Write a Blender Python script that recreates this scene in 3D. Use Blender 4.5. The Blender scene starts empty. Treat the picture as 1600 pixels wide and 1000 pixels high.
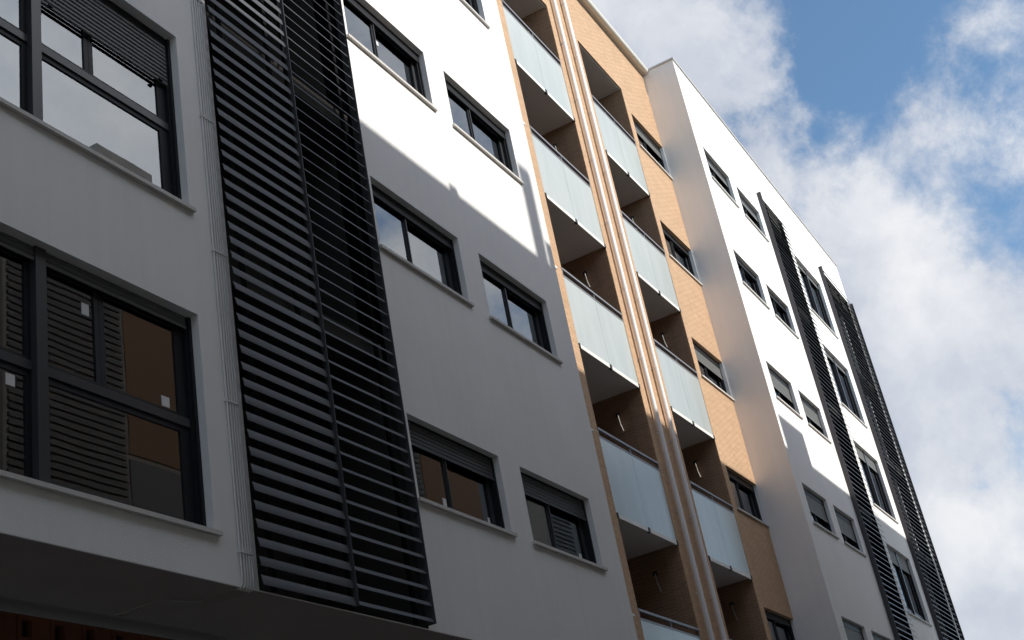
import bpy, math, random
from mathutils import Vector, noise

rnd = random.Random(7)
R = math.radians
scene = bpy.context.scene
col = scene.collection

# ------------------------------------------------------------------ camera
cam_d = bpy.data.cameras.new('camera')
cam = bpy.data.objects.new('camera', cam_d)
col.objects.link(cam)
cam.location = (0.0, -6.30198, 1.6)
cam.rotation_euler = (2.03762352, 0.177286366, -1.06076491)
cam_d.sensor_fit = 'HORIZONTAL'
cam_d.sensor_width = 36.0
cam_d.lens = 36.0 * 2034.872 / 1600.0
cam_d.clip_start = 0.1
cam_d.clip_end = 3000
scene.camera = cam

# ------------------------------------------------------------------ world, sun, exposure
SUN_EL = R(36.0)
SUN_AZ = R(0.3)          # straight across the street
SKY = 0.14
scene.view_settings.view_transform = 'Standard'
scene.view_settings.look = 'None'
scene.view_settings.exposure = 0.22
scene.view_settings.gamma = 1.0
scene.render.film_transparent = False
scene.cycles.max_bounces = 8
scene.cycles.diffuse_bounces = 4
scene.cycles.glossy_bounces = 3
scene.cycles.transparent_max_bounces = 8
scene.cycles.caustics_reflective = False
scene.cycles.caustics_refractive = False

world = bpy.data.worlds.new('World')
scene.world = world
world.use_nodes = True
wn, wl = world.node_tree.nodes, world.node_tree.links
wn.clear()

def nd(nodes, t, **kw):
    n = nodes.new(t)
    for k, v in kw.items():
        setattr(n, k, v)
    return n

def mth(nodes, links, op, a, b=None, c=None, clamp=False):
    n = nodes.new('ShaderNodeMath'); n.operation = op; n.use_clamp = clamp
    for i, v in enumerate((a, b, c)):
        if v is None: continue
        if isinstance(v, (int, float)): n.inputs[i].default_value = v
        else: links.new(v, n.inputs[i])
    return n.outputs[0]

w_out = nd(wn, 'ShaderNodeOutputWorld')
sky = nd(wn, 'ShaderNodeTexSky')
sky.sky_type = 'NISHITA'
sky.sun_disc = False
sky.sun_elevation = SUN_EL
sky.sun_rotation = R(180) - SUN_AZ
sky.altitude = 600
sky.air_density = 1.0
sky.dust_density = 0.5
sky.ozone_density = 2.0
bg_sky = nd(wn, 'ShaderNodeBackground'); bg_sky.inputs[1].default_value = SKY
tint = nd(wn, 'ShaderNodeVectorMath'); tint.operation = 'MULTIPLY'; tint.inputs[1].default_value = (0.96, 1.10, 1.08)
wl.new(sky.outputs[0], tint.inputs[0])
wl.new(tint.outputs[0], bg_sky.inputs[0])
tc = nd(wn, 'ShaderNodeTexCoord')
dirv = tc.outputs['Generated']
# cloud field: fractal noise on the view direction, steered by broad cloud banks and clear gaps
def wnoise(scale, detail, rough, off, dist=0.0):
    m = nd(wn, 'ShaderNodeMapping'); m.inputs['Location'].default_value = off
    wl.new(dirv, m.inputs['Vector'])
    n = nd(wn, 'ShaderNodeTexNoise'); n.inputs['Scale'].default_value = scale
    n.inputs['Detail'].default_value = detail; n.inputs['Roughness'].default_value = rough
    n.inputs['Distortion'].default_value = dist
    wl.new(m.outputs[0], n.inputs['Vector'])
    return n.outputs['Fac']
n_big = wnoise(3.2, 12, 0.55, (2.1, 0.4, 1.3), 0.25)
n_fine = wnoise(13.0, 14, 0.68, (0.3, 5.2, 2.2), 0.15)
dens = mth(wn, wl, 'ADD', mth(wn, wl, 'MULTIPLY', n_big, 1.0), mth(wn, wl, 'MULTIPLY', n_fine, 0.95))
BANKS = [  # direction, radius, weight: broad cloud banks (+) and clear gaps (-)
    ((0.765, 0.215, 0.607), 0.17, 0.40), ((0.811, 0.160, 0.563), 0.07, 0.14), ((0.846, 0.165, 0.508), 0.07, 0.22),
    ((0.874, 0.105, 0.476), 0.085, 0.24), ((0.857, 0.010, 0.516), 0.050, 0.28),
    ((0.930, 0.080, 0.357), 0.10, 0.62), ((0.972, 0.125, 0.195), 0.10, 0.65),
    ((0.888, -0.005, 0.459), 0.06, 0.16), ((0.905, 0.130, 0.405), 0.06, 0.16),
    ((0.842, 0.072, 0.536), 0.068, -0.30), ((0.820, 0.080, 0.567), 0.06, -0.18),
    ((0.830, 0.020, 0.558), 0.10, -0.09), ((0.961, 0.095, 0.258), 0.030, -0.26),
    ((0.900, 0.035, 0.434), 0.034, -0.12), ((0.862, 0.112, 0.494), 0.030, -0.26), ((0.836, 0.150, 0.527), 0.024, -0.26),
    ((0.52, -0.55, 0.65), 0.42, 0.34), ((0.1, -0.2, 0.97), 0.75, 0.22)]
wnz = nd(wn, 'ShaderNodeTexNoise'); wnz.inputs['Scale'].default_value = 9.0; wnz.inputs['Detail'].default_value = 8; wnz.inputs['Roughness'].default_value = 0.6
wl.new(dirv, wnz.inputs['Vector'])
wsub = nd(wn, 'ShaderNodeVectorMath'); wsub.operation = 'SUBTRACT'; wl.new(wnz.outputs['Color'], wsub.inputs[0]); wsub.inputs[1].default_value = (0.5, 0.5, 0.5)
wmul = nd(wn, 'ShaderNodeVectorMath'); wmul.operation = 'MULTIPLY_ADD'; wl.new(wsub.outputs[0], wmul.inputs[0]); wmul.inputs[1].default_value = (0.17, 0.17, 0.17); wl.new(dirv, wmul.inputs[2])
for d, r, w in BANKS:
    v = nd(wn, 'ShaderNodeVectorMath'); v.operation = 'DISTANCE'
    wl.new(wmul.outputs[0], v.inputs[0]); v.inputs[1].default_value = d
    mr = nd(wn, 'ShaderNodeMapRange'); mr.interpolation_type = 'SMOOTHSTEP'
    mr.inputs['From Min'].default_value = r * 1.25; mr.inputs['From Max'].default_value = 0.0
    mr.inputs['To Min'].default_value = 0.0; mr.inputs['To Max'].default_value = w
    wl.new(v.outputs['Value'], mr.inputs['Value'])
    dens = mth(wn, wl, 'ADD', dens, mr.outputs[0])
cov = nd(wn, 'ShaderNodeMapRange'); cov.interpolation_type = 'SMOOTHSTEP'
cov.inputs['From Min'].default_value = 0.82; cov.inputs['From Max'].default_value = 1.24
cov.inputs['To Max'].default_value = 0.96
wl.new(dens, cov.inputs['Value'])
shade = nd(wn, 'ShaderNodeValToRGB')
els = shade.color_ramp.elements
els[0].position = 0.36; els[0].color = (0.50, 0.545, 0.64, 1)
els[1].position = 0.70; els[1].color = (0.90, 0.905, 0.92, 1)
e = els.new(0.50); e.color = (0.62, 0.655, 0.73, 1)
n_tone = wnoise(5.0, 8, 0.55, (7.3, 1.1, 0.6))
thick = nd(wn, 'ShaderNodeMapRange')
thick.inputs['From Min'].default_value = 0.95; thick.inputs['From Max'].default_value = 1.65
thick.inputs['To Min'].default_value = 0.0; thick.inputs['To Max'].default_value = 0.22
wl.new(dens, thick.inputs['Value'])
wl.new(mth(wn, wl, 'ADD', mth(wn, wl, 'MULTIPLY', n_tone, 0.9), thick.outputs[0]), shade.inputs[0])
bg_cl = nd(wn, 'ShaderNodeBackground')
sdot = nd(wn, 'ShaderNodeVectorMath'); sdot.operation = 'DOT_PRODUCT'; wl.new(dirv, sdot.inputs[0])
sdot.inputs[1].default_value = (math.sin(SUN_AZ) * math.cos(SUN_EL), -math.cos(SUN_AZ) * math.cos(SUN_EL), math.sin(SUN_EL))
fw = mth(wn, wl, 'MAXIMUM', sdot.outputs['Value'], 0.0)
glow = mth(wn, wl, 'MULTIPLY_ADD', mth(wn, wl, 'POWER', fw, 10.0), 1.7, mth(wn, wl, 'MULTIPLY_ADD', mth(wn, wl, 'MULTIPLY', fw, fw), 0.50, 0.87))
wl.new(glow, bg_cl.inputs[1])   # clouds brighten towards the sun
wl.new(shade.outputs[0], bg_cl.inputs[0])
mixw = nd(wn, 'ShaderNodeMixShader')
wl.new(cov.outputs[0], mixw.inputs[0]); wl.new(bg_sky.outputs[0], mixw.inputs[1]); wl.new(bg_cl.outputs[0], mixw.inputs[2])
wl.new(mixw.outputs[0], w_out.inputs['Surface'])

sun_d = bpy.data.lights.new('sun', 'SUN')
sun_d.energy = 4.25
sun_d.angle = R(0.53)
sun_d.color = (1.0, 0.955, 0.885)
sun = bpy.data.objects.new('sun', sun_d)
col.objects.link(sun)
to_sun = Vector((math.sin(SUN_AZ) * math.cos(SUN_EL), -math.cos(SUN_AZ) * math.cos(SUN_EL), math.sin(SUN_EL)))
sun.rotation_euler = to_sun.to_track_quat('Z', 'Y').to_euler()
sun.location = (10, -40, 45)

# ------------------------------------------------------------------ materials
def mat(name, base, rough=0.6, metal=0.0, spec=0.5, var=0.0, vscale=3.0, bump=0.0, bscale=60.0, attr=None, streak=0.0, objrand=0.0):
    m = bpy.data.materials.new(name); m.use_nodes = True
    n, l = m.node_tree.nodes, m.node_tree.links
    p = n['Principled BSDF']
    p.inputs['Roughness'].default_value = rough
    p.inputs['Metallic'].default_value = metal
    p.inputs['Specular IOR Level'].default_value = spec
    p.inputs['Base Color'].default_value = (*base, 1)
    geo = nd(n, 'ShaderNodeNewGeometry')
    cur = None
    if var > 0 or attr or streak > 0 or objrand > 0:
        f = None
        if var > 0:
            a = nd(n, 'ShaderNodeTexNoise'); a.inputs['Scale'].default_value = vscale; a.inputs['Detail'].default_value = 7
            a.inputs['Roughness'].default_value = 0.62
            l.new(geo.outputs['Position'], a.inputs['Vector'])
            f = mth(n, l, 'MULTIPLY_ADD', a.outputs['Fac'], 2 * var, 1 - var)
        if streak > 0:
            mp = nd(n, 'ShaderNodeMapping'); mp.inputs['Scale'].default_value = (5.0, 5.0, 0.25)
            l.new(geo.outputs['Position'], mp.inputs['Vector'])
            a = nd(n, 'ShaderNodeTexNoise'); a.inputs['Scale'].default_value = 1.6; a.inputs['Detail'].default_value = 5
            l.new(mp.outputs[0], a.inputs['Vector'])
            g = mth(n, l, 'MULTIPLY_ADD', a.outputs['Fac'], 2 * streak, 1 - streak)
            f = g if f is None else mth(n, l, 'MULTIPLY', f, g)
        if attr:
            at = nd(n, 'ShaderNodeAttribute'); at.attribute_name = attr
            oi = nd(n, 'ShaderNodeObjectInfo')
            # joined pieces carry their tone as an attribute, single pieces by object
            g = mth(n, l, 'MULTIPLY_ADD', mth(n, l, 'FRACT', mth(n, l, 'ADD', at.outputs['Fac'], oi.outputs['Random'])), 0.12, 0.94)
            f = g if f is None else mth(n, l, 'MULTIPLY', f, g)
        if objrand > 0:
            oi = nd(n, 'ShaderNodeObjectInfo')
            g = mth(n, l, 'MULTIPLY_ADD', oi.outputs['Random'], 2 * objrand, 1 - objrand)
            f = g if f is None else mth(n, l, 'MULTIPLY', f, g)
        vm = nd(n, 'ShaderNodeVectorMath'); vm.operation = 'SCALE'
        vm.inputs[0].default_value = base
        l.new(f, vm.inputs['Scale'])
        l.new(vm.outputs[0], p.inputs['Base Color'])
    if bump > 0:
        a = nd(n, 'ShaderNodeTexNoise'); a.inputs['Scale'].default_value = bscale; a.inputs['Detail'].default_value = 4
        l.new(geo.outputs['Position'], a.inputs['Vector'])
        b = nd(n, 'ShaderNodeBump'); b.inputs['Strength'].default_value = bump; b.inputs['Distance'].default_value = 0.01
        l.new(a.outputs['Fac'], b.inputs['Height'])
        l.new(b.outputs[0], p.inputs['Normal'])
    return m

M = {}
M['plaster'] = mat('white_render', (0.83, 0.815, 0.795), 0.85, spec=0.2, var=0.06, vscale=1.1, bump=0.3, bscale=70, streak=0.05)
M['soffit'] = mat('soffit_render', (0.82, 0.80, 0.775), 0.9, spec=0.2, var=0.06, vscale=2, bump=0.3)
M['brick'] = mat('tan_brick', (0.55, 0.366, 0.23), 0.8, spec=0.25, attr='tone', var=0.07, vscale=3, bump=0.25, bscale=120)
M['mortar'] = mat('mortar', (0.52, 0.352, 0.226), 0.95, spec=0.1, var=0.08, vscale=12)
M['brown'] = mat('brown_brick', (0.36, 0.225, 0.145), 0.85, spec=0.2, attr='tone', var=0.08, vscale=14, bump=0.4, bscale=120)  # tan brick darkened, balcony shade put into the colour
M['brown_mortar'] = mat('brown_mortar', (0.22, 0.145, 0.10), 0.95, spec=0.1, var=0.1, vscale=8)  # mortar darkened likewise to imitate the shade inside the balconies
M['redbrick'] = mat('hollow_clay', (0.17, 0.065, 0.036), 0.85, spec=0.2, attr='tone', var=0.12, vscale=9, bump=0.5, bscale=80)
M['frame'] = mat('anthracite_aluminium', (0.013, 0.014, 0.017), 0.5, spec=0.28, var=0.08, vscale=9)
M['sash'] = mat('grey_sash_aluminium', (0.048, 0.049, 0.053), 0.32, spec=0.5, var=0.08, vscale=9)
M['shutter'] = mat('grey_shutter', (0.12, 0.124, 0.125), 0.5, spec=0.4, var=0.05, vscale=5)
M['shutter_dk'] = mat('dark_grey_shutter', (0.062, 0.064, 0.066), 0.5, spec=0.4, var=0.06, vscale=5)
M['shutter_lt'] = mat('pale_grey_shutter', (0.19, 0.195, 0.19), 0.55, spec=0.3, var=0.05, vscale=5)
M['louvre'] = mat('dark_grey_louvre', (0.060, 0.064, 0.073), 0.55, spec=0.4, var=0.12, vscale=6, objrand=0.12)
M['louvre_dark'] = mat('black_green_louvre', (0.030, 0.033, 0.031), 0.42, spec=0.5, var=0.12, vscale=6, objrand=0.12)
M['plate_dark'] = mat('dark_plate_paint', (0.055, 0.050, 0.055), 0.5, spec=0.4, var=0.06, vscale=2)
M['louvre_cap'] = mat('black_end_cap', (0.012, 0.012, 0.013), 0.6, spec=0.3, var=0.05)
M['louvre_post'] = mat('black_steel', (0.007, 0.007, 0.008), 0.9, spec=0.08, var=0.08)
M['plate'] = mat('side_plate_paint', (0.065, 0.064, 0.068), 0.45, spec=0.5, var=0.06, vscale=2)
M['sill'] = mat('pale_stone', (0.60, 0.575, 0.54), 0.6, spec=0.3, var=0.08, vscale=9, bump=0.15, bscale=90)
M['pipe'] = mat('matt_pipe', (0.78, 0.755, 0.74), 0.5, metal=0.0, spec=0.4, var=0.04, vscale=3)
M['conduit'] = mat('grey_conduit', (0.74, 0.73, 0.71), 0.55, spec=0.4, var=0.05, vscale=4)
M['gutter'] = mat('cream_gutter', (0.66, 0.63, 0.55), 0.5, spec=0.4, var=0.06, vscale=4)
M['coping'] = mat('zinc_coping', (0.55, 0.54, 0.52), 0.5, metal=0.2, var=0.07, vscale=4)
M['rail'] = mat('steel_rail', (0.27, 0.27, 0.28), 0.4, metal=0.4, var=0.05)
M['profile'] = mat('white_profile', (0.78, 0.77, 0.72), 0.5, var=0.03)
M['clamp'] = mat('black_clamp', (0.02, 0.02, 0.02), 0.5)
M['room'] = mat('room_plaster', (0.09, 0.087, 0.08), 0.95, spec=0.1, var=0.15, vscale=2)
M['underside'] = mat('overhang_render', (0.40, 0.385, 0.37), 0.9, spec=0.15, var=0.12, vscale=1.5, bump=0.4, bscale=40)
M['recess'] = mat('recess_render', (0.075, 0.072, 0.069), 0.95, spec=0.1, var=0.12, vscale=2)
M['curtain'] = mat('white_curtain', (0.62, 0.60, 0.57), 0.9, spec=0.1, var=0.05)
M['paper'] = mat('white_paper', (0.75, 0.75, 0.74), 0.8, var=0.03)
M['wire'] = mat('pale_wire', (0.55, 0.53, 0.50), 0.6)
M['asphalt'] = mat('asphalt', (0.05, 0.05, 0.052), 0.9, var=0.2, vscale=3, bump=0.6, bscale=90)
M['paving'] = mat('paving', (0.34, 0.325, 0.30), 0.85, var=0.12, vscale=4, bump=0.3)
M['kerb'] = mat('kerb_stone', (0.30, 0.29, 0.28), 0.8, var=0.1, vscale=6)
M['opp_orange'] = mat('opposite_orange', (0.19, 0.112, 0.068), 0.85, var=0.1, vscale=2)
M['opp_wall'] = mat('opposite_render', (0.27, 0.255, 0.235), 0.85, var=0.08, vscale=1.5, bump=0.3, bscale=40)
M['opp_white'] = mat('opposite_white', (0.50, 0.485, 0.46), 0.85, var=0.06, vscale=1.5)
M['rooftile'] = mat('roof_felt', (0.22, 0.20, 0.18), 0.9, var=0.1)

def glass_mat():
    m = bpy.data.materials.new('window_glass'); m.use_nodes = True
    n, l = m.node_tree.nodes, m.node_tree.links
    n.clear()
    o = nd(n, 'ShaderNodeOutputMaterial')
    tr = nd(n, 'ShaderNodeBsdfTransparent'); tr.inputs[0].default_value = (0.62, 0.68, 0.67, 1)
    gl = nd(n, 'ShaderNodeBsdfGlossy'); gl.inputs['Roughness'].default_value = 0.0; gl.inputs[0].default_value = (0.93, 0.97, 1.0, 1)
    geo = nd(n, 'ShaderNodeNewGeometry')
    tx = nd(n, 'ShaderNodeTexNoise'); tx.inputs['Scale'].default_value = 1.4; tx.inputs['Detail'].default_value = 1
    l.new(geo.outputs['Position'], tx.inputs['Vector'])
    b = nd(n, 'ShaderNodeBump'); b.inputs['Strength'].default_value = 0.05; b.inputs['Distance'].default_value = 0.01
    l.new(tx.outputs['Fac'], b.inputs['Height']); l.new(b.outputs[0], gl.inputs['Normal'])
    fr = nd(n, 'ShaderNodeFresnel'); fr.inputs[0].default_value = 3.1
    mx = nd(n, 'ShaderNodeMixShader')
    l.new(fr.outputs[0], mx.inputs[0]); l.new(tr.outputs[0], mx.inputs[1]); l.new(gl.outputs[0], mx.inputs[2])
    l.new(mx.outputs[0], o.inputs[0])
    return m
M['glass'] = glass_mat()

def frosted_mat():
    m = bpy.data.materials.new('frosted_glass'); m.use_nodes = True
    n, l = m.node_tree.nodes, m.node_tree.links
    n.clear()
    o = nd(n, 'ShaderNodeOutputMaterial')
    df = nd(n, 'ShaderNodeBsdfDiffuse'); df.inputs[0].default_value = (0.60, 0.71, 0.70, 1)
    tl = nd(n, 'ShaderNodeBsdfTranslucent'); tl.inputs[0].default_value = (0.72, 0.76, 0.73, 1)
    m1 = nd(n, 'ShaderNodeMixShader'); m1.inputs[0].default_value = 0.36
    gl = nd(n, 'ShaderNodeBsdfGlossy'); gl.inputs['Roughness'].default_value = 0.22; gl.inputs[0].default_value = (1.0, 0.99, 0.93, 1)
    geo = nd(n, 'ShaderNodeNewGeometry')
    mp = nd(n, 'ShaderNodeMapping'); mp.inputs['Scale'].default_value = (2.2, 2.2, 0.5)
    l.new(geo.outputs['Position'], mp.inputs[0])
    tx = nd(n, 'ShaderNodeTexNoise'); tx.inputs['Scale'].default_value = 1.5; tx.inputs['Detail'].default_value = 4
    l.new(mp.outputs[0], tx.inputs[0])
    cr = nd(n, 'ShaderNodeValToRGB')
    cr.color_ramp.elements[0].position = 0.3; cr.color_ramp.elements[0].color = (0.61, 0.67, 0.65, 1)
    cr.color_ramp.elements[1].position = 0.7; cr.color_ramp.elements[1].color = (0.71, 0.765, 0.745, 1)
    l.new(tx.outputs['Fac'], cr.inputs[0]); l.new(cr.outputs[0], df.inputs[0])
    fr = nd(n, 'ShaderNodeFresnel'); fr.inputs[0].default_value = 2.7
    mx = nd(n, 'ShaderNodeMixShader')
    l.new(df.outputs[0], m1.inputs[1]); l.new(tl.outputs[0], m1.inputs[2])
    l.new(fr.outputs[0], mx.inputs[0]); l.new(m1.outputs[0], mx.inputs[1]); l.new(gl.outputs[0], mx.inputs[2])
    l.new(mx.outputs[0], o.inputs[0])
    return m
M['frosted'] = frosted_mat()

# ------------------------------------------------------------------ mesh helpers
class MB:
    """collects faces in world coordinates and links them as one mesh object"""
    def __init__(self):
        self.v = []; self.f = []; self.tone = []; self.mi = []
    def quad(self, pts, tone=0.0, mi=0):
        b = len(self.v); self.v += [tuple(p) for p in pts]; self.f.append(tuple(range(b, b + len(pts))))
        self.tone += [tone] * len(pts); self.mi.append(mi); return self
    def box(self, x0, x1, y0, y1, z0, z1, tone=0.0, skip=''):
        b = len(self.v)
        self.v += [(x0, y0, z0), (x1, y0, z0), (x1, y1, z0), (x0, y1, z0), (x0, y0, z1), (x1, y0, z1), (x1, y1, z1), (x0, y1, z1)]
        fs = {'b': (0, 3, 2, 1), 't': (4, 5, 6, 7), 'f': (0, 1, 5, 4), 'r': (1, 2, 6, 5), 'k': (2, 3, 7, 6), 'l': (3, 0, 4, 7)}
        for k, q in fs.items():
            if k in skip: continue
            self.f.append(tuple(b + i for i in q)); self.mi.append(0)
        self.tone += [tone] * 8
        return self
    def tube(self, pts, r, seg=10, cap=True):
        pts = [Vector(p) for p in pts]
        rings = []
        up = None
        for i, p in enumerate(pts):
            t = (pts[min(i + 1, len(pts) - 1)] - pts[max(i - 1, 0)]).normalized()
            if up is None:
                up = Vector((0, 0, 1)) if abs(t.z) < 0.9 else Vector((0, 1, 0))
            a = t.cross(up).normalized(); up = a.cross(t).normalized()
            b = len(self.v)
            for k in range(seg):
                w = 2 * math.pi * k / seg
                self.v.append(tuple(p + r * (math.cos(w) * a + math.sin(w) * up)))
            self.tone += [0.0] * seg
            rings.append(b)
        for a, b in zip(rings, rings[1:]):
            for k in range(seg):
                k2 = (k + 1) % seg
                self.f.append((a + k, a + k2, b + k2, b + k)); self.mi.append(0)
        if cap:
            for r0, order in ((rings[0], range(seg - 1, -1, -1)), (rings[-1], range(seg))):
                b = len(self.v)
                self.v += [self.v[r0 + k] for k in order]; self.tone += [0.0] * seg
                self.f.append(tuple(range(b, b + seg))); self.mi.append(0)
        return self
    def mesh(self, name, mats, origin, smooth=False):
        ox, oy, oz = origin
        me = bpy.data.meshes.new(name)
        me.from_pydata([(x - ox, y - oy, z - oz) for x, y, z in self.v], [], self.f)
        for m in (mats if isinstance(mats, (list, tuple)) else [mats]): me.materials.append(m)
        if isinstance(mats, (list, tuple)): me.polygons.foreach_set('material_index', self.mi)
        if any(self.tone):
            at = me.attributes.new('tone', 'FLOAT', 'POINT'); at.data.foreach_set('value', self.tone)
        if smooth: me.polygons.foreach_set('use_smooth', [len(f) == 4 for f in self.f])
        me.update()
        return me

WL = {}
def place(name, data, loc, parent=None):
    o = bpy.data.objects.new(name, data); col.objects.link(o)
    loc = Vector(loc); WL[o] = loc
    if parent is not None:
        o.parent = parent; o.location = loc - WL[parent]
    else:
        o.location = loc
    return o
def build(mb, name, mats, parent=None, origin=None, smooth=False):
    if origin is None:
        n = len(mb.v)
        origin = (sum(v[0] for v in mb.v) / n, sum(v[1] for v in mb.v) / n, min(v[2] for v in mb.v))
    return place(name, mb.mesh(name, mats, origin, smooth), origin, parent)
def tag(o, label=None, cat=None, group=None, kind=None):
    if label: o['label'] = label
    if cat: o['category'] = cat
    if group: o['group'] = group
    if kind: o['kind'] = kind
    return o
def thing(name, loc, label, cat, group=None):
    return tag(place(name, None, loc), label, cat, group)

def holed_wall(mb, x0, x1, z0, z1, y0, y1, holes):
    """wall slab facing -y with rectangular openings (hx0, hx1, hz0, hz1) cut right through"""
    xs = sorted({x0, x1, *[h[0] for h in holes], *[h[1] for h in holes]})
    zs = sorted({z0, z1, *[h[2] for h in holes], *[h[3] for h in holes]})
    xs = [x for x in xs if x0 <= x <= x1]; zs = [z for z in zs if z0 <= z <= z1]
    def inside(x, z): return any(h[0] < x < h[1] and h[2] < z < h[3] for h in holes)
    for a, b in zip(zs, zs[1:]):
        run = None
        for c, d in zip(xs, xs[1:]):
            if inside((c + d) / 2, (a + b) / 2):
                if run is not None: _wall_cell(mb, run, c, a, b, y0, y1); run = None
            elif run is None: run = c
        if run is not None: _wall_cell(mb, run, xs[-1], a, b, y0, y1)
    for hx0, hx1, hz0, hz1 in holes:
        mb.quad([(hx0, y0, hz0), (hx0, y1, hz0), (hx0, y1, hz1), (hx0, y0, hz1)])
        mb.quad([(hx1, y0, hz0), (hx1, y0, hz1), (hx1, y1, hz1), (hx1, y1, hz0)])
        mb.quad([(hx0, y0, hz1), (hx0, y1, hz1), (hx1, y1, hz1), (hx1, y0, hz1)])
        mb.quad([(hx0, y0, hz0), (hx1, y0, hz0), (hx1, y1, hz0), (hx0, y1, hz0)])
    mb.quad([(x0, y0, z0), (x0, y0, z1), (x0, y1, z1), (x0, y1, z0)])
    mb.quad([(x1, y0, z0), (x1, y1, z0), (x1, y1, z1), (x1, y0, z1)])
    mb.quad([(x0, y0, z0), (x0, y1, z0), (x1, y1, z0), (x1, y0, z0)])
    mb.quad([(x0, y0, z1), (x1, y0, z1), (x1, y1, z1), (x0, y1, z1)])
def _wall_cell(mb, a, b, z0, z1, y0, y1):
    mb.quad([(a, y0, z0), (b, y0, z0), (b, y0, z1), (a, y0, z1)])
    mb.quad([(b, y1, z0), (a, y1, z0), (a, y1, z1), (b, y1, z1)])

# ------------------------------------------------------------------ the setting: street
g = MB(); g.quad([(-1500, -1500, 0), (1500, -1500, 0), (1500, 1500, 0), (-1500, 1500, 0)])
tag(build(g, 'ground', M['paving'], origin=(0, 0, 0)), kind='structure')
g = MB(); g.quad([(-300, -5.4, 0.004), (300, -5.4, 0.004), (300, -1.6, 0.004), (-300, -1.6, 0.004)])
tag(build(g, 'road', M['asphalt'], origin=(0, -3.5, 0.004)), kind='structure')
g = MB().box(-300, 300, -1.45, 0.9, 0.008, 0.13)
tag(build(g, 'pavement', M['paving'], origin=(0, 0, 0.008)), kind='structure')
g = MB().box(-300, 300, -1.6, -1.452, 0.008, 0.134)
tag(build(g, 'kerb', M['kerb'], origin=(0, -1.5, 0.008)), kind='structure')
g = MB().box(-300, 300, -8.45, -5.55, 0.008, 0.13)
tag(build(g, 'pavement', M['paving'], origin=(0, -7, 0.008)), kind='structure')
g = MB().box(-300, 300, -5.548, -5.4, 0.008, 0.134)
tag(build(g, 'kerb', M['kerb'], origin=(0, -5.5, 0.008)), kind='structure')

# ------------------------------------------------------------------ window builder
def sticker(x, z, w, h, y, parent):
    build(MB().box(x, x + w, y - 0.003, y, z, z + h), 'paper_sticker', M['paper'], parent)

def room(mb, x0, x1, z0, z1, y0, y1):
    mb.quad([(x0, y1, z0), (x1, y1, z0), (x1, y1, z1), (x0, y1, z1)][::-1])
    mb.quad([(x0, y0, z0), (x0, y1, z0), (x0, y1, z1), (x0, y0, z1)])
    mb.quad([(x1, y0, z0), (x1, y0, z1), (x1, y1, z1), (x1, y1, z0)])
    mb.quad([(x0, y0, z1), (x1, y0, z1), (x1, y1, z1), (x0, y1, z1)])
    mb.quad([(x0, y0, z0), (x0, y1, z0), (x1, y1, z0), (x1, y0, z0)])

def shutter_mesh(x0, x1, zt, zb, y, pitch=0.045):
    mb = MB(); z = zt; n = 0
    while z - 0.01 > zb:
        a = max(z - pitch + 0.005, zb)
        t = 0.008
        b = len(mb.v)
        mb.v += [(x0, y, a), (x1, y, a), (x1, y - t, a + 0.008), (x0, y - t, a + 0.008), (x1, y - t, z - 0.008), (x0, y - t, z - 0.008), (x1, y, z), (x0, y, z)]
        mb.f += [(b, b + 1, b + 2, b + 3), (b + 3, b + 2, b + 4, b + 5), (b + 5, b + 4, b + 6, b + 7)]
        mb.mi += [0] * 3; mb.tone += [0.0] * 8
        z -= pitch; n += 1
    mb.box(x0, x1, y - 0.001, y + 0.006, zb, zt)
    mb.box(x0, x1, y - 0.014, y - 0.002, zb - 0.03, zb)
    return mb

def sill(x0, x1, z0, yw, parent, over=0.04):
    mb = MB().box(x0 - 0.045, x1 + 0.045, yw - over, yw - 0.002, z0 - 0.035, z0 + 0.002)
    mb.box(x0 + 0.002, x1 - 0.002, yw - 0.001, yw + 0.10, z0 - 0.01, z0 + 0.0015)
    build(mb, 'sill', M['sill'], parent)

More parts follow.
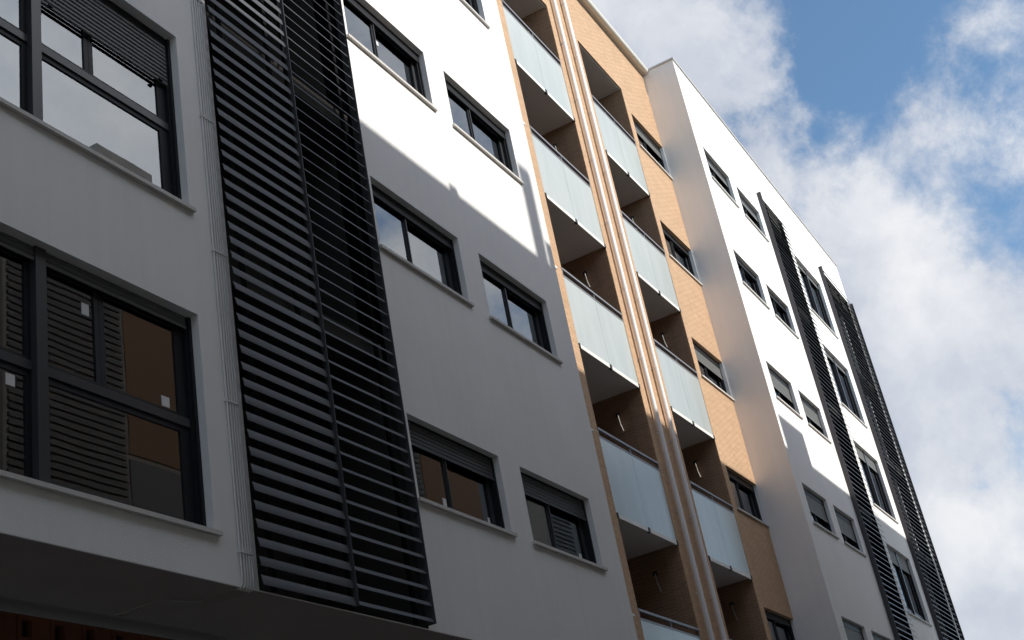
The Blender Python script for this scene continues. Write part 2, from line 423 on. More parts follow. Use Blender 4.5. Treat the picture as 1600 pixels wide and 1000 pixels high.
def small_window(parent, x0, x1, z0, z1, yw, shut, smat='shutter', curtain=0.0, papers=()):
    """two-leaf sliding window set back in its opening, roller shutter above"""
    yf = yw + 0.10
    f = MB()
    f.box(x0, x0 + 0.055, yf, yf + 0.09, z0, z1); f.box(x1 - 0.055, x1, yf, yf + 0.09, z0, z1)
    f.box(x0 + 0.055, x1 - 0.055, yf, yf + 0.09, z0, z0 + 0.045); f.box(x0 + 0.055, x1 - 0.055, yf, yf + 0.09, z1 - 0.055, z1)
    for a in (x0, x1 - 0.03): f.box(a, a + 0.03, yf - 0.022, yf - 0.001, z0 + 0.003, z1 - 0.003)      # shutter guides
    win = build(f, 'window', M['frame'], parent)
    h = z1 - z0
    hd = 0.02 if shut == 0.27 else 0.16
    build(MB().box(x0 + 0.031, x1 - 0.031, yf - 0.018, yf - 0.002, z1 - hd * h, z1 - 0.002), 'shutter_box', M['frame'], win)
    if shut > hd + 0.03:
        sm = shutter_mesh(x0 + 0.031, x1 - 0.031, z1 - hd * h - 0.002, z1 - shut * h, yf - 0.003)
        build(sm, 'shutter', M[smat], win)
    xm = (x0 + x1) / 2 - 0.14
    for k, (a, b, y) in enumerate(((x0 + 0.057, xm + 0.04, yf + 0.018), (xm - 0.03, x1 - 0.057, yf + 0.052))):
        s = MB(); w = 0.06
        zl, zh = z0 + 0.047, z1 - 0.057
        s.box(a, a + w, y, y + 0.03, zl, zh); s.box(b - w, b, y, y + 0.03, zl, zh)
        s.box(a + w, b - w, y, y + 0.03, zl, zl + w); s.box(a + w, b - w, y, y + 0.03, zh - w, zh)
        if k == 0: s.box(b - w * 0.6, b - w * 0.35, y - 0.02, y - 0.001, zl + 0.02, zh - 0.02)   # meeting stile lip
        build(s, 'sash', M['sash'], win)
        p = MB(); p.quad([(a + w - .003, y + 0.012, zl + w - .003), (b - w + .003, y + 0.012, zl + w - .003), (b - w + .003, y + 0.012, zh - w + .003), (a + w - .003, y + 0.012, zh - w + .003)])
        pane = MB().box(a + w - .003, b - w + .003, y + 0.010, y + 0.014, zl + w - .003, zh - w + .003)
        build(p, 'pane', M['glass'], win)
        for (kk, fx, fz, pw, ph) in papers:
            if kk == k: sticker(a + w + fx * (b - a - 2 * w), zl + w + fz * (zh - zl - 2 * w), pw, ph, y + 0.0095, win)
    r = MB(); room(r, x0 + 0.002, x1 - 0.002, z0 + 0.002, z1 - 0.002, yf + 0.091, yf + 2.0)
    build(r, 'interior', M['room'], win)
    if curtain > 0:
        c = MB(); n = 26; xs = [x0 + 0.06 + (x1 - x0 - 0.12) * curtain * i / n for i in range(n + 1)]
        pts = [(x, yf + 0.17 + 0.025 * math.sin(i * 1.9) + 0.012 * math.sin(i * 0.7)) for i, x in enumerate(xs)]
        for (a, ya), (b, yb) in zip(pts, pts[1:]): c.quad([(a, ya, z0 + 0.03), (b, yb, z0 + 0.03), (b, yb, z1 - 0.05), (a, ya, z1 - 0.05)])
        build(c, 'curtain', M['curtain'], win)
    sill(x0, x1, z0, yw, win)
    return win

def big_window(parent, x0, x1, z0, z1, yw, shut, units, transom, tops, papers=(), each_slat=False, smat='shutter', sash_gap=True):
    """wide window of coupled units: fixed lower lights, small upper lights, a coupling post between the units"""
    yf = yw + 0.10
    f = MB()
    f.box(x0, x1, yf, yf + 0.09, z0, z0 + 0.05); f.box(x0, x1, yf, yf + 0.09, z1 - 0.07, z1)
    f.box(x0, x0 + 0.06, yf, yf + 0.09, z0 + 0.05, z1 - 0.07); f.box(x1 - 0.06, x1, yf, yf + 0.09, z0 + 0.05, z1 - 0.07)
    for a in (x0, x1 - 0.035): f.box(a, a + 0.035, yf - 0.022, yf - 0.001, z0 + 0.003, z1 - 0.003)
    win = build(f, 'window', M['frame'], parent)
    edges = [x0 + 0.06] + list(units) + [x1 - 0.06]
    for u in units:
        build(MB().box(u - 0.05, u + 0.05, yf - 0.03, yf + 0.088, z0 + 0.002, z1 - 0.002), 'post', M['sash'], win)
    spans = []
    for i, (a, b) in enumerate(zip(edges, edges[1:])):
        spans.append((a + (0.052 if i else 0.002), b - (0.052 if i < len(edges) - 2 else 0.002)))
    h = z1 - z0
    for (a, b), mid in zip(spans, tops):
        tz = z0 + transom
        build(MB().box(a, b, yf + 0.015, yf + 0.085, tz, tz + 0.075), 'transom', M['sash'], win)
        zl, zh = z0 + 0.052, z1 - 0.072
        cells = [(a, b, zl, tz - 0.002)]
        cells += [(a, mid - 0.002, tz + 0.077, zh), (mid + 0.002, b, tz + 0.077, zh)] if mid else [(a, b, tz + 0.077, zh)]
        for ci, (c, d, e0, e1) in enumerate(cells):
            w = 0.05; wr = 0.11 if d > x1 - 0.1 else w
            s = MB(); y = yf + 0.03
            s.box(c, c + w, y, y + 0.03, e0, e1); s.box(d - wr, d, y, y + 0.03, e0, e1)
            s.box(c + w, d - wr, y, y + 0.03, e0, e0 + 0.03); s.box(c + w, d - wr, y, y + 0.03, e1 - w, e1)
            build(s, 'sash', M['frame'], win)
            p = MB(); p.quad([(c + w - .003, y + 0.012, e0 + .027), (d - wr + .003, y + 0.012, e0 + .027), (d - wr + .003, y + 0.012, e1 - w + .003), (c + w - .003, y + 0.012, e1 - w + .003)])
            build(p, 'pane', M['glass'], win)
    for (a, b) in spans:
        zt = z1 - 0.002; zb = z1 - max(shut, 0.05) * h
        if each_slat and shut > 0.1:
            zz = zt - 0.10; pitch = (zz - zb) / 10.0
            build(MB().box(a, b, yf - 0.006, yf + 0.006, zz + 0.002, zt), 'shutter_box', M['frame'], win)
            for k in range(10):
                t = zz - k * pitch
                m_ = MB(); lo = t - pitch + 0.006
                m_.v += [(a, yf, lo), (b, yf, lo), (b, yf - 0.012, lo + 0.012), (a, yf - 0.012, lo + 0.012), (b, yf - 0.012, t - 0.008), (a, yf - 0.012, t - 0.008), (b, yf, t), (a, yf, t)]
                m_.f += [(0, 1, 2, 3), (3, 2, 4, 5), (5, 4, 6, 7), (1, 0, 7, 6), (0, 3, 5, 7), (1, 6, 4, 2)]; m_.mi += [0] * 6; m_.tone += [0.0] * 8
                build(m_, 'shutter_slat', M[smat], win)
            for fx in (0.07, 0.93):
                xx = a + (b - a) * fx
                build(MB().box(xx - 0.02, xx + 0.02, yf - 0.035, yf - 0.013, zb + 0.004, zb + 0.022), 'shutter_stop', M['louvre_cap'], win)
        else:
            build(shutter_mesh(a, b, zt, zb, yf - 0.004), 'shutter', M[smat], win)
    for (fx, fz, pw, ph) in papers: sticker(fx, fz, pw, ph, yf + 0.0405, win)
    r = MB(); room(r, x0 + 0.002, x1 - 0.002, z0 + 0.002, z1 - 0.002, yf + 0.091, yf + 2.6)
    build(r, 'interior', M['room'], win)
    sill(x0, x1, z0, yw, win)
    return win

# ------------------------------------------------------------------ near white block
ZB, ZTOP = 4.65, 21.45
XA0, XA1 = -12.0, 15.99
AX = ((10.94, 12.90), (13.424, 15.354))
WH = 0.96
TOPS = [6.985 + 3.0 * k for k in range(5)]            # window heads, second floor up
LX0, LX1 = 8.20, 10.74
BIGA = (2.30, 7.716)
blockA = thing('white_apartment_block', (2, 0, 0), 'near white rendered apartment block with wide windows at left and paired small windows', 'building')
holes = [(LX0, LX1, 4.658, 20.5)]
for t in TOPS:
    for a, b in AX: holes.append((a, b, t - WH, t))
    holes.append((BIGA[0], BIGA[1], t - 1.93, t))
w = MB(); holed_wall(w, XA0, XA1, ZB, ZTOP, 0.0, 0.30, holes)
build(w, 'wall', M['plaster'], blockA, origin=(2, 0, ZB))
w = MB().box(XA1 - 0.3, XA1, 0.3, 4.0, ZB, ZTOP).box(XA0, XA0 + 0.3, 0.3, 12, ZB, ZTOP)
build(w, 'side_wall', M['plaster'], blockA)
build(MB().box(XA0 + 0.302, XA1 - 0.302, 0.302, 12, ZTOP - 0.5, ZTOP - 0.25), 'roof', M['rooftile'], blockA)
w = MB().box(XA0 - .03, XA1 + .03, -0.03, 0.34, ZTOP + 0.002, ZTOP + 0.045)
build(w, 'coping', M['coping'], blockA)
build(MB().box(XA0 + .001, XA1 - .001, 0.003, 6.0, ZB - 0.006, ZB - 0.001), 'soffit', M['underside'], blockA)
# laundry recess behind the louvres, one slab per floor
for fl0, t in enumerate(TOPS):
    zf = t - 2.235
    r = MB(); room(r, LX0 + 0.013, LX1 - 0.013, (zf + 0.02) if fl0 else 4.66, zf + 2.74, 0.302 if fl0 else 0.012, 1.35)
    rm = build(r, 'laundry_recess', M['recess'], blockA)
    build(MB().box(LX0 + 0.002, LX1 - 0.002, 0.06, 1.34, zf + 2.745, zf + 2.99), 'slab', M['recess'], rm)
for fl, t in enumerate(TOPS):
    for j, (a, b) in enumerate(AX):
        sh = {0: 0.27, 1: 0.13, 2: 0.13, 3: 0.13, 4: 0.3}[fl]
        pp = {(0, 0): [(0, 0.83, 0.0, 0.07, 0.10), (1, 0.88, 0.0, 0.05, 0.10)], (0, 1): [(1, 0.78, 0.0, 0.08, 0.09)],
              (2, 0): [(1, 0.07, 0.62, 0.08, 0.07)], (2, 1): [(1, 0.05, 0.70, 0.06, 0.10)]}.get((fl, j), [])
        small_window(blockA, a, b, t - WH, t, 0.0, sh, smat='shutter_dk', papers=pp)
    pp = []
    if fl == 0:
        pp = [(6.53, 6.62, 0.075, 0.10), (7.36, 6.09, 0.09, 0.09), (6.128, 5.80, 0.022, 0.09), (5.80, 5.80, 0.08, 0.09)]
    big_window(blockA, BIGA[0], BIGA[1], t - 1.93, t, 0.0, 0.30 if fl == 1 else 0.05, (4.15, 6.07),
               0.865 if fl else 0.91, (3.2, 5.2, 6.70), papers=pp, each_slat=fl == 1)

# ------------------------------------------------------------------ far white block
XC0, XC1 = 27.0615, 42.15
blockC = thing('white_apartment_block', (34, 0, 0), 'far white rendered apartment block standing forward of the brick section against the sky', 'building')
CX = ((27.595, 29.486), (30.051, 31.912))
BIGC = (35.1, 37.82)
RECC = ((32.5, 34.74), (38.6, 41.95))
CT = [7.03 + 3.0 * k for k in range(5)]
holes = []
for t in CT:
    for a, b in CX: holes.append((a, b, t - 0.93, t))
    holes.append((BIGC[0], BIGC[1], t - 1.91, t))
for a, b in RECC: holes.append((a, b, 4.658, 19.92))
w = MB(); holed_wall(w, XC0, XC1, ZB, ZTOP, 0.0, 0.30, holes)
build(w, 'wall', M['plaster'], blockC, origin=(34, 0, ZB))
build(MB().box(XC0, XC0 + 0.3, 0.3, 5.0, ZB, ZTOP), 'side_wall', M['plaster'], blockC)
build(MB().box(XC1 - 0.3, XC1, 0.3, 12.0, ZB, ZTOP), 'side_wall', M['plaster'], blockC)
build(MB().box(XC0 + 0.302, XC1 - 0.302, 0.302, 12, ZTOP - 0.5, ZTOP - 0.25), 'roof', M['rooftile'], blockC)
build(MB().box(XC0 - .035, XC1 + .035, -0.035, 0.34, ZTOP + 0.002, ZTOP + 0.045), 'coping', M['coping'], blockC)
build(MB().box(XC0 - .035, XC0 + .34, 0.342, 5.0, ZTOP + 0.002, ZTOP + 0.045), 'coping', M['coping'], blockC)
build(MB().box(XC0, XC1, 0.302, 6.0, ZB, ZB + 0.09), 'soffit', M['soffit'], blockC)
for t in CT:
    zf = t - 2.28
    for a, b in RECC:
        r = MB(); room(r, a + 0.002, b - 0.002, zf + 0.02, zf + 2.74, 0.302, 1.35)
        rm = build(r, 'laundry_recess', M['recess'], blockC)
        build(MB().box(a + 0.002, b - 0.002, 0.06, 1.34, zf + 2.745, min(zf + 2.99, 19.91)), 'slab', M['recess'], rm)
CSH = {4: (0.30, 0.30), 3: (0.13, 0.13), 2: (0.52, 0.54), 1: (0.58, 0.60), 0: (0.62, 0.55)}
for fl, t in enumerate(CT):
    for j, (a, b) in enumerate(CX):
        small_window(blockC, a, b, t - 0.93, t, 0.0, CSH[fl][j], smat='shutter_lt')
    big_window(blockC, BIGC[0], BIGC[1], t - 1.91, t, 0.0, {1: 0.22, 2: 0.18}.get(fl, 0.08), (36.5,), 0.16, (None, None), smat='shutter_lt')

# ------------------------------------------------------------------ brick section
YB = 0.8555
ym = YB + 0.0025          # mortar plane
XL0, XL1 = 18.43, 20.97  # left balcony stack
XR0, XR1 = 22.46, 24.83  # right balcony stack
WX0, WX1 = 25.12, 27.0575
BT = [7.12 + 3.005 * k for k in range(5)]
BWH = 0.95
ZBT = 21.36
SOF = [7.66 + 3.0 * k for k in range(5)]
SOF[4] = 19.66
YBACK = 2.45
blockB = thing('brick_apartment_block', (21.5, YB, 0), 'recessed tan brick apartment section with glass balconies between two white blocks', 'building')
mw = MB()
wholes = [(WX0, WX1 + 0.004, t - BWH, t) for t in BT]
ohole = [(XL0 - .005, XL1 + .005, ZB - 0.01, 19.68), (XR0 - .005, XR1 + .005, ZB - 0.01, 19.68)]
holed_wall(mw, XA1 + 0.002, XC0 - 0.002, ZB - 0.02, ZBT, ym, ym + 0.28, [(a, b, max(c, ZB - 0.02), d) for a, b, c, d in ohole] + [(a, min(b, XC0 - 0.003), c, d) for a, b, c, d in wholes])
build(mw, 'wall', M['mortar'], blockB, origin=(21.5, YB, ZB))
for a, s in ((XL0, -1), (XL1, 1), (XR0, -1), (XR1, 1)):
    x = a + s * 0.005
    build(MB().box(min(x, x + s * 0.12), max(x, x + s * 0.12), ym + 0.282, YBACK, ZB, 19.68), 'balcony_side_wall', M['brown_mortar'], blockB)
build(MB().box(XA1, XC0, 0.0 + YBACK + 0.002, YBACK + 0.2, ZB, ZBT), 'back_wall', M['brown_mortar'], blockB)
build(MB().box(XA1 + .3, XC0 - .01, ym + 0.282, 10, ZBT - 0.4, ZBT - 0.2), 'roof', M['rooftile'], blockB)
build(MB().box(XA1, XC0, 0.96, 6.0, ZB - 0.10, ZB - 0.022), 'soffit', M['soffit'], blockB)
# bricks: running bond, clipped to the wall regions
BL, BH, JT = 0.24, 0.052, 0.010
PX, PZ = BL + JT, BH + JT
camp = Vector(cam.location)
fronts = []
def lay(u0, u1, z0, z1, out, du=0.0):
    k0 = int(math.floor(z0 / PZ)); k1 = int(math.ceil(z1 / PZ))
    for k in range(k0, k1):
        a, b = max(k * PZ, z0), min(k * PZ + BH, z1)
        if b - a < 0.008: continue
        off = (PX / 2 if k % 2 else 0.0) + du
        i = int(math.floor((u0 - off) / PX))
        while i * PX + off < u1:
            c, d = max(i * PX + off, u0), min(i * PX + off + BL, u1)
            if d - c > 0.012: out.append((c, d, a, b, d - c > BL - 1e-4 and b - a > BH - 1e-4))
            i += 1
lay(XA1 + 0.004, XL0, ZB, ZBT, fronts)
lay(XL0, XL1, 19.68, ZBT, fronts); lay(XL1, XR0, ZB, ZBT, fronts); lay(XR0, XR1, 19.68, ZBT, fronts)
lay(XR1, WX0, ZB, ZBT, fronts)
zc = ZBT
for t in reversed(BT):
    lay(WX0, XC0 - 0.004, t, zc, fronts); zc = t - BWH
lay(WX0, XC0 - 0.004, ZB, zc, fronts)
seen = []
for i, (a, b, c, d, full) in enumerate(fronts):
    if full and a > 18.16 and not (22.0 < b < 22.46):
        # show in the photograph?  keep those inside the frame's lower edge
        if c > 5.15 + (a - 18.2) * 0.02:
            dist = (Vector(((a + b) / 2, YB, c)) - camp).length
            seen.append((dist / math.sqrt(max(1e-3, 1 - (((a + b) / 2) / dist) ** 2)), i))
single = {i for _, i in sorted(seen)[:300]}
bm0 = MB().box(-BL / 2, BL / 2, 0, 0.02, 0, BH, skip='k')
brick_me = bm0.mesh('brick', M['brick'], (0, 0, 0))
bw = MB()
for i, (a, b, c, d, full) in enumerate(fronts):
    dy = rnd.uniform(-0.0006, 0.0006)
    if i in single:
        place('brick', brick_me, ((a + b) / 2, YB + dy, c), blockB)
    else:
        bw.box(a, b, YB + dy, YB + 0.02, c, d, tone=rnd.uniform(0.02, 0.98), skip='k')
tag(build(bw, 'brickwork', M['brick'], blockB, origin=(21.5, YB, ZB)), kind='stuff')
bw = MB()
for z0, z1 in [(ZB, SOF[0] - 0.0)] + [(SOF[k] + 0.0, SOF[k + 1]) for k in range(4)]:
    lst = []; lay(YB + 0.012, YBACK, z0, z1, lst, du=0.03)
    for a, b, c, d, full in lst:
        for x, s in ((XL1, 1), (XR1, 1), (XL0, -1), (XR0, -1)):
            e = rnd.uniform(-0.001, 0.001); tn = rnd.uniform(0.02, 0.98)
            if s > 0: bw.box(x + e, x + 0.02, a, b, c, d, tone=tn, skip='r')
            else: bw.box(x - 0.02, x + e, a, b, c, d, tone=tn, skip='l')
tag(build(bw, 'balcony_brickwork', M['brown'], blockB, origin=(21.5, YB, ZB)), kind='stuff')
# window column
for fl, t in enumerate(BT):
    wn_ = small_window(blockB, WX0, WX1, t - BWH, t, YB, {4: 0.34, 3: 0.13, 2: 0.42, 1: 0.13, 0: 0.13}[fl], smat='shutter_lt' if fl in (4, 2) else 'shutter', curtain={3: 0.9, 1: 0.6, 0: 0.7, 2: 0.5}.get(fl, 0))
    build(MB().box(WX1 - 0.012, WX1 - 0.001, YB - 0.002, YB + 0.098, t - BWH + 0.003, t - 0.003), 'jamb', M['plaster'], wn_)
# balcony slabs, soffits and doors
for a, b in ((XL0, XL1), (XR0, XR1)):
    for k in range(5):
        top = SOF[k] + (0.27 if k < 4 else 0.25)
        build(MB().box(a + 0.003, b - 0.003, YB + 0.035, YBACK, SOF[k], top), 'balcony_slab', M['soffit'], blockB)
        zf = SOF[k - 1] + 0.27 if k else 4.93
        dr = MB(); xa, xb = a + 0.3, a + 1.9; y = YBACK - 0.05
        dr.box(xa, xa + .08, y, YBACK - .003, zf + .003, zf + 2.15); dr.box(xb - .08, xb, y, YBACK - .003, zf + .003, zf + 2.15)
        dr.box(xa + .08, xb - .08, y, YBACK - .003, zf + 2.05, zf + 2.15); dr.box((xa + xb) / 2 - .05, (xa + xb) / 2 + .05, y, YBACK - .003, zf + .003, zf + 2.05)
        d = build(dr, 'balcony_door', M['frame'], blockB)
        p = MB(); p.quad([(xa + .08, YBACK - .02, zf + .003), (xb - .08, YBACK - .02, zf + .003), (xb - .08, YBACK - .02, zf + 2.05), (xa + .08, YBACK - .02, zf + 2.05)])
        build(p, 'pane', M['glass'], d)
        # bare lamp wire on the side wall
        yw, zw = 1.38, zf + 2.12
        wr = MB().tube([(b - .004, yw, zw + .20), (b - .05, yw - .01, zw + .21), (b - .065, yw - .015, zw + .15), (b - .055, yw - .02, zw + .02), (b - .06, yw - .05, zw - .12)], 0.009, 6)
        lw = build(wr, 'lamp_wire', M['wire'], blockB)
        build(MB().box(b - .04, b - .002, yw - .035, yw + .035, zw + .19, zw + .26), 'wire_box', M['clamp'], lw)
for k, z in enumerate((18.0, 15.0, 12.0, 9.0, 6.0)):
    build(MB().box(17.93, 18.12, YB - 0.05, YB - .002, z - 0.02, z + 0.025), 'weep_spout', M['profile'], blockB)

# ------------------------------------------------------------------ balcony railings
NTH = ['fifth from the top', 'fourth from the top', 'third from the top', 'second from the top', 'topmost']
def railing(a, b, zs, label):
    t = thing('balcony_railing', ((a + b) / 2, YB, zs), label, 'balcony railing', 'frosted glass balcony railings')
    g0, g1 = zs + 0.03, zs + 1.325
    m = (a + b) / 2 + rnd.uniform(-.02, .02)
    for c, d in ((a + 0.012, m - 0.003), (m + 0.003, b - 0.012)):
        build(MB().box(c, d, YB + 0.004, YB + 0.016, g0, g1), 'glass_panel', M['frosted'], t)
        build(MB().box(c + 0.05, d - 0.05, YB - 0.006, YB + 0.030, zs - 0.050, zs + 0.022), 'bottom_profile', M['profile'], t)
    build(MB().box(a + .004, b - .004, YB - .008, YB + .034, zs + 1.455, zs + 1.495), 'handrail', M['rail'], t)
    build(MB().box(a + .004, b - .004, YB - .002, YB + .024, g1 + .001, g1 + .028), 'glass_rail', M['rail'], t)
    for x in (a + 0.02, m, b - 0.02):
        build(MB().box(x - .012, x + .012, YB + .001, YB + .022, g1 + .029, zs + 1.454), 'post', M['rail'], t)
        build(MB().box(x - .035 if x > a + .1 else a + .004, min(x + .035, b - .004), YB - .014, YB + .034, zs - .055, zs + .03), 'clamp', M['clamp'], t)
    return t
for k in range(5):
    zs = (SOF[k - 1] if k else 4.66) + 0.01
    railing(XL0, XL1, zs, 'frosted glass balcony railing in the left balcony stack, ' + NTH[k])
    railing(XR0, XR1, zs, 'frosted glass balcony railing in the right balcony stack, ' + NTH[k])

# ------------------------------------------------------------------ drainpipes and gutter
def drainpipe(x, label, ph):
    t = thing('drainpipe', (x, 0.775, ZB), label, 'drainpipe', 'drainpipes on the brick pier')
    zz = [ZB - 0.05, 7.6 + ph, 10.25 + ph, 14.1 + ph, 17.9 + ph, 21.30]
    for a, b in zip(zz, zz[1:]):
        build(MB().tube([(x, 0.775, a + 0.002), (x, 0.775, b)], 0.048, 18), 'pipe_length', M['pipe'], t, smooth=True)
    for z in zz[1:-1]:
        build(MB().tube([(x, 0.775, z - 0.09), (x, 0.775, z + 0.05)], 0.0484, 18), 'socket', M['pipe'], t, smooth=True)
    z = 5.3 + ph
    while z < 21:
        c = MB().tube([(x, 0.775, z), (x, 0.775, z + 0.025)], 0.0525, 18)
        c.box(x - 0.012, x + 0.012, 0.824, YB + 0.003, z, z + 0.025); c.box(x - 0.072, x - 0.05, 0.768, 0.782, z + .003, z + 0.022)
        build(c, 'bracket', M['pipe'], t)
        z += 1.5
    return t
drainpipe(21.27, 'left of the two pale drainpipes on the brick pier between balconies', 0.0)
drainpipe(21.93, 'right of the two pale drainpipes on the brick pier between balconies', 0.02)
gt = thing('roof_gutter', (21.5, 0.72, 21.3), 'cream round gutter along the top edge of the brick section', 'gutter')
x = XA1 + 0.05
while x < XC0 - 0.1:
    x2 = min(x + 3.4, XC0 - 0.012)
    build(MB().tube([(x, 0.755, 21.455), (x2 - 0.004, 0.755, 21.455)], 0.085, 18), 'gutter_length', M['gutter'], gt, smooth=True)
    if x2 < XC0 - 0.1: build(MB().tube([(x2 - 0.05, 0.755, 21.455), (x2 + 0.05, 0.755, 21.455)], 0.09, 18), 'joint', M['gutter'], gt, smooth=True)
    x = x2
build(MB().box(XA1 + 0.01, XC0 - 0.005, 0.80, 1.3, 21.37, 21.40), 'eaves_flashing', M['coping'], gt)

# ------------------------------------------------------------------ louvre screens
PITCH = 0.158
def slat_mesh(length, chord, thick, tilt, name, m='louvre'):
    """one aerofoil blade, bowed outwards, tilted about its long axis; local origin at its left end"""
    n = 7; prof = []
    for i in range(n): # outer face, from lower to upper edge
        u = i / (n - 1); prof.append((u - 0.5, 0.5 * math.sin(math.pi * u)))
    for i in range(n - 2, 0, -1):
        u = i / (n - 1); prof.append((u - 0.5, -0.10 * math.sin(math.pi * u)))
    ca, sa = math.cos(tilt), math.sin(tilt)
    pts = []
    for s, b in prof:
        s *= chord; b *= thick
        # chord direction: lower edge outwards (-y), upper edge inwards
        y = s * ca - b * sa; z = s * sa + b * ca
        pts.append((y, z))
    mb = MB(); k = len(pts)
    for x in (0.0, length):
        mb.v += [(x, y, z) for y, z in pts]; mb.tone += [0.0] * k
    for i in range(k):
        j = (i + 1) % k
        mb.f.append((i, i + k, j + k, j)); mb.mi.append(0)
    mb.f.append(tuple(range(k))); mb.mi.append(1)
    mb.f.append(tuple(reversed(range(k, 2 * k)))); mb.mi.append(1)
    return mb.mesh(name, [M[m], M['louvre_cap']], (0, 0, 0))

def louvre(label, panels, z0, z1, ypl, plates, posts, tilts, chord=(0.094,), thick=0.022, m='louvre', pm='plate'):
    xa, xb = panels[0][0], panels[-1][1]
    t = thing('louvre_screen', ((xa + xb) / 2, ypl, z0), label, 'louvre screen', 'dark louvre screens on the white blocks')
    for (a, b), tl, ch in zip(panels, tilts, chord):
        me = slat_mesh(b - a, ch, thick, tl, 'slat', m)
        z = z0 + 0.005
        while z < z1 - 0.03:
            o = place('slat', me, (a, ypl + rnd.uniform(-.002, .002), z + rnd.uniform(-.002, .002)), t)
            o.rotation_euler = (rnd.gauss(0, 0.03), rnd.gauss(0, 0.0007), 0)
            z += PITCH
    for x, y0, y1, th in plates:
        build(MB().box(x, x + th, y0, y1, z0 - 0.03, z1), 'side_plate', M[pm], t)
    for x, w_ in posts:
        build(MB().box(x, x + w_, ypl + 0.060, ypl + 0.09, z0 - 0.035, z1 - 0.02), 'post', M['louvre_post'], t)
    return t
louvre('tall two-panel dark louvre screen on the near white block beside the thin conduits',
       ((8.115, 9.385), (9.44, 10.66)), 4.70, 20.2, -0.10,
       ((9.405, -0.125, -0.075, 0.006), (10.675, -0.125, -0.020, 0.006)),
       ((8.33, 0.05), (9.12, 0.05), (9.425, 0.04), (10.45, 0.05)), (R(78), R(60)), chord=(0.087, 0.056), thick=0.008)
louvre('dark louvre screen on the far white block, between small windows and tall windows',
       ((32.39, 34.75),), 4.70, 19.88, -0.075,
       ((32.36, -0.125, -0.002, 0.02),), ((33.1, 0.05), (34.3, 0.05)), (R(58),), m='louvre_dark', pm='plate_dark')
louvre('dark louvre screen at the far end corner of the far white block',
       ((38.49, 42.17),), 4.70, 19.92, -0.075,
       ((38.46, -0.125, -0.002, 0.02), (42.175, -0.125, -0.002, 0.012)), ((39.3, 0.05), (40.6, 0.05), (41.8, 0.05)), (R(58),), m='louvre_dark', pm='plate_dark')

for o_, (a, b), zt in ((blockA, (LX0, LX1), 20.498), (blockC, RECC[0], 19.918), (blockC, RECC[1], 19.918)):
    build(MB().box(a + .001, a + .012, 0.003, 0.30, 4.661, zt), 'recess_lining', M['louvre_post'], o_)
    build(MB().box(b - .012, b - .001, 0.003, 0.30, 4.661, zt), 'recess_lining', M['louvre_post'], o_)

# ------------------------------------------------------------------ thin conduits beside the louvre
cb = thing('conduit_bundle', (8.05, -0.012, ZB), 'bundle of thin pale conduits running down the white wall beside the near louvre', 'conduit')
for i, x in enumerate((7.985, 8.02, 8.053, 8.086, 8.118)):
    pts = [(x, -0.012, 20.4), (x, -0.012, 12.0), (x, -0.012, 4.74), (x - .002, -0.008, 4.675), (x - .01, 0.004, 4.645), (x - .02, 0.03, 4.640)]
    pt2 = [(x - .02, 0.03, 4.640), (x - .03, 0.36 + .022 * i, 4.640), (x - .08, 0.42 + .022 * i, 4.640), (7.62 + .01 * i, 0.52 + .022 * i, 4.640), (7.60 + .02 * i, 0.95, 4.640)]
    build(MB().tube(pt2, 0.0095, 8), 'painted_conduit', M['underside'], cb, smooth=True)  # same conduits in the dark overhang colour, imitating shade there
    build(MB().tube(pts, 0.0095, 8), 'conduit', M['conduit'], cb, smooth=True)
for z in (4.93, 6.25, 7.72, 9.19, 10.66, 12.13, 13.6, 15.1, 16.6, 18.1, 19.6):
    build(MB().box(7.965, 8.138, -0.026, -0.001, z, z + 0.016), 'clip', M['conduit'], cb)

# ------------------------------------------------------------------ unfinished ground floor of hollow clay blocks
gw = thing('ground_floor_wall', (7, 0.95, 0.13), 'unfinished red hollow block wall under the overhang at lower left', 'wall')
build(MB().box(XA0, XC1, 1.03, 1.25, 0.13, ZB - 0.11), 'backing', M['mortar'], gw)
hb = MB()   # one hollow block with a square hole in its face
W_, H_ = 0.298, 0.238
hx0, hx1, hz0, hz1 = 0.035, 0.13, 0.075, 0.20
for a, b, c, d in ((0, hx0, 0, H_), (hx1, W_, 0, H_), (hx0, hx1, 0, hz0), (hx0, hx1, hz1, H_)):
    hb.quad([(a, 0, c), (b, 0, c), (b, 0, d), (a, 0, d)])
for (p, q) in (((hx0, hz0), (hx1, hz0)), ((hx1, hz0), (hx1, hz1)), ((hx1, hz1), (hx0, hz1)), ((hx0, hz1), (hx0, hz0))):
    hb.quad([(p[0], 0, p[1]), (q[0], 0, q[1]), (q[0], 0.06, q[1]), (p[0], 0.06, p[1])])
hb.quad([(hx0, .06, hz0), (hx0, .06, hz1), (hx1, .06, hz1), (hx1, .06, hz0)], mi=1)
for s in ((0, 0, 0, H_), (W_, W_, 0, H_)):
    hb.quad([(s[0], 0, 0), (s[0], 0, H_), (s[0], 0.078, H_), (s[0], 0.078, 0)])
hb.quad([(0, 0, 0), (W_, 0, 0), (W_, .078, 0), (0, .078, 0)]); hb.quad([(0, 0, H_), (0, .078, H_), (W_, .078, H_), (W_, 0, H_)])
hb_me = hb.mesh('block', [M['redbrick'], M['clamp']], (0, 0, 0))
for r_ in range(3):
    for i in range(14):
        place('clay_block', hb_me, (4.77 + i * 0.31 + (0.155 if r_ % 2 else 0), 0.95 + rnd.uniform(-.003, .003), ZB - 0.125 - 0.238 - r_ * 0.25), gw)
gb = MB()
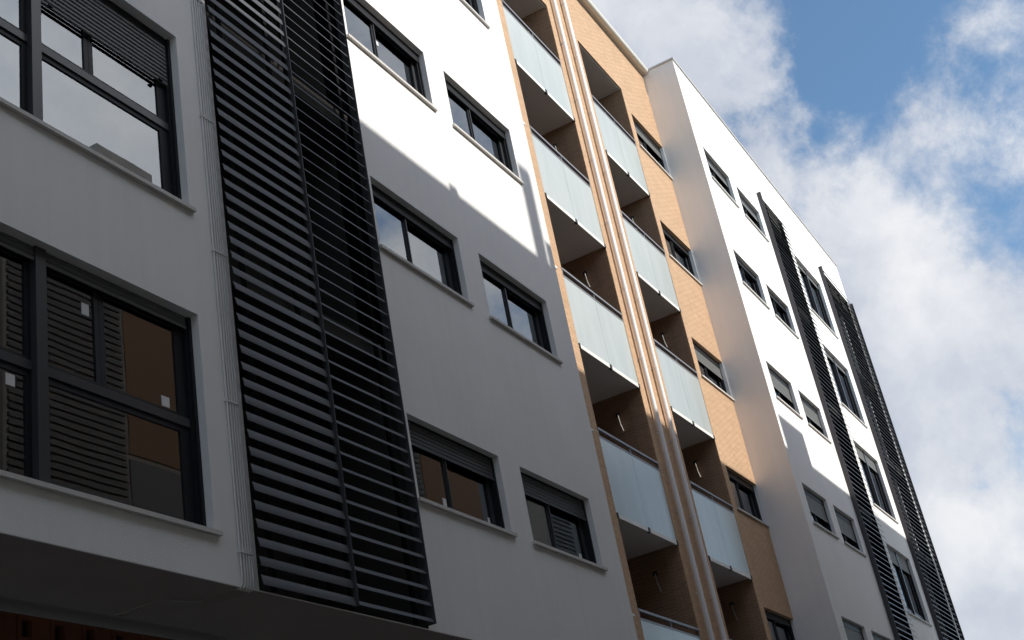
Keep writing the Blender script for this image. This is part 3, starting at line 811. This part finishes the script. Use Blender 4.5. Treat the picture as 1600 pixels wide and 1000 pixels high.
for r_ in range(18):
    for i in range(175):
        x = XA0 + 0.02 + i * 0.31 + (0.155 if r_ % 2 else 0)
        if (r_ < 3 and 4.4 < x < 9.25) or x > XC1 - 0.32: continue
        z = ZB - 0.125 - 0.238 - r_ * 0.25
        if z < 0.14: continue
        gb.box(x, x + W_, 0.95, 1.029, z, z + H_, tone=rnd.uniform(.02, .98), skip='k')
tag(build(gb, 'blockwork', M['redbrick'], gw), kind='stuff')

# ------------------------------------------------------------------ building across the street (seen in the window reflections, and its roof line casts the shade)
YO = -8.5
HO = 10.76 + 8.5 * math.tan(SUN_EL)
opp = thing('opposite_apartment_block', (14, YO, 0), 'grey and orange apartment block across the street, seen only as reflections in the windows', 'building')
oh = []
for k in range(4):
    for x in (-12.0, -8.5, -4.5, -0.5, 3.5, 7.5, 19.6, 22.4, 31.4, 36.4, 40.2):
        oh.append((x, x + 1.6, 4.6 + 3.0 * k, 5.9 + 3.0 * k))
ow = MB()
holed_wall(ow, -16, 43, 3.9, HO, YO - 0.3, YO, oh)
build(ow, 'wall', M['opp_wall'], opp, origin=(14, YO, 3.9))
build(MB().box(-16, 43, YO - 0.3, YO, 0.135, 3.898), 'ground_floor', M['opp_white'], opp)
build(MB().box(-16, 43, YO - 12, YO - 0.302, 0.135, HO - 0.4), 'core', M['room'], opp)
for (a, b) in ((16.3, 18.9), (26.4, 30.9), (9.4, 11.2)):
    build(MB().box(a, b, YO + 0.002, YO + 0.03, 10.9 if a < 20 else 4.0, HO - 0.3), 'orange_cladding', M['opp_orange'], opp)
for (a, b) in ((16.3, 19.3), (12.0, 13.5)):
    build(MB().box(a, b, YO + 0.002, YO + 0.03, 4.0, 10.8 if a > 14 else HO - .3), 'dark_cladding', M['plate'], opp)  # unseen dark panels, added to darken what the windows reflect
for (a, b, c, d) in oh:
    f = MB().box(a, a + .06, YO - .16, YO - .10, c, d).box(b - .06, b, YO - .16, YO - .10, c, d).box(a + .06, b - .06, YO - .16, YO - .10, c, c + .06).box(a + .06, b - .06, YO - .16, YO - .10, d - .06, d)
    wv = build(f, 'window', M['frame'], opp)
    p = MB(); p.quad([(a + .06, YO - .13, c + .06), (a + .06, YO - .13, d - .06), (b - .06, YO - .13, d - .06), (b - .06, YO - .13, c + .06)])
    build(p, 'pane', M['glass'], wv)
for (a, b) in ((1.4, 3.2), (13.6, 16.2), (24.7, 26.3), (33.6, 35.8)):     # slatted screens between its windows
    sc_ = MB()
    for k in range(84):
        z = 4.3 + k * 0.14
        sc_.box(a, b, YO + .004, YO + .05, z, z + 0.075)
    build(sc_, 'slatted_screen', M['plate'], opp)
# chimney and stair housing on its roof
build(MB().box(15.45, 15.85, -14.6, -14.2, HO - 0.5, 12.42 + 14.2 * math.tan(SUN_EL)), 'chimney', M['opp_white'], opp)
build(MB().box(27.30, 29.15, YO - 1.2, YO - 0.02, HO - 0.3, HO + 0.84), 'stair_housing', M['opp_white'], opp)
build(MB().box(12.98, 13.2, YO - 0.3, YO - 0.02, HO - 0.3, HO + 0.11), 'vent', M['opp_white'], opp)
build(MB().box(15.86, 17.4, YO - 0.6, YO - 0.02, HO - 0.3, HO + 0.45), 'parapet', M['opp_white'], opp)
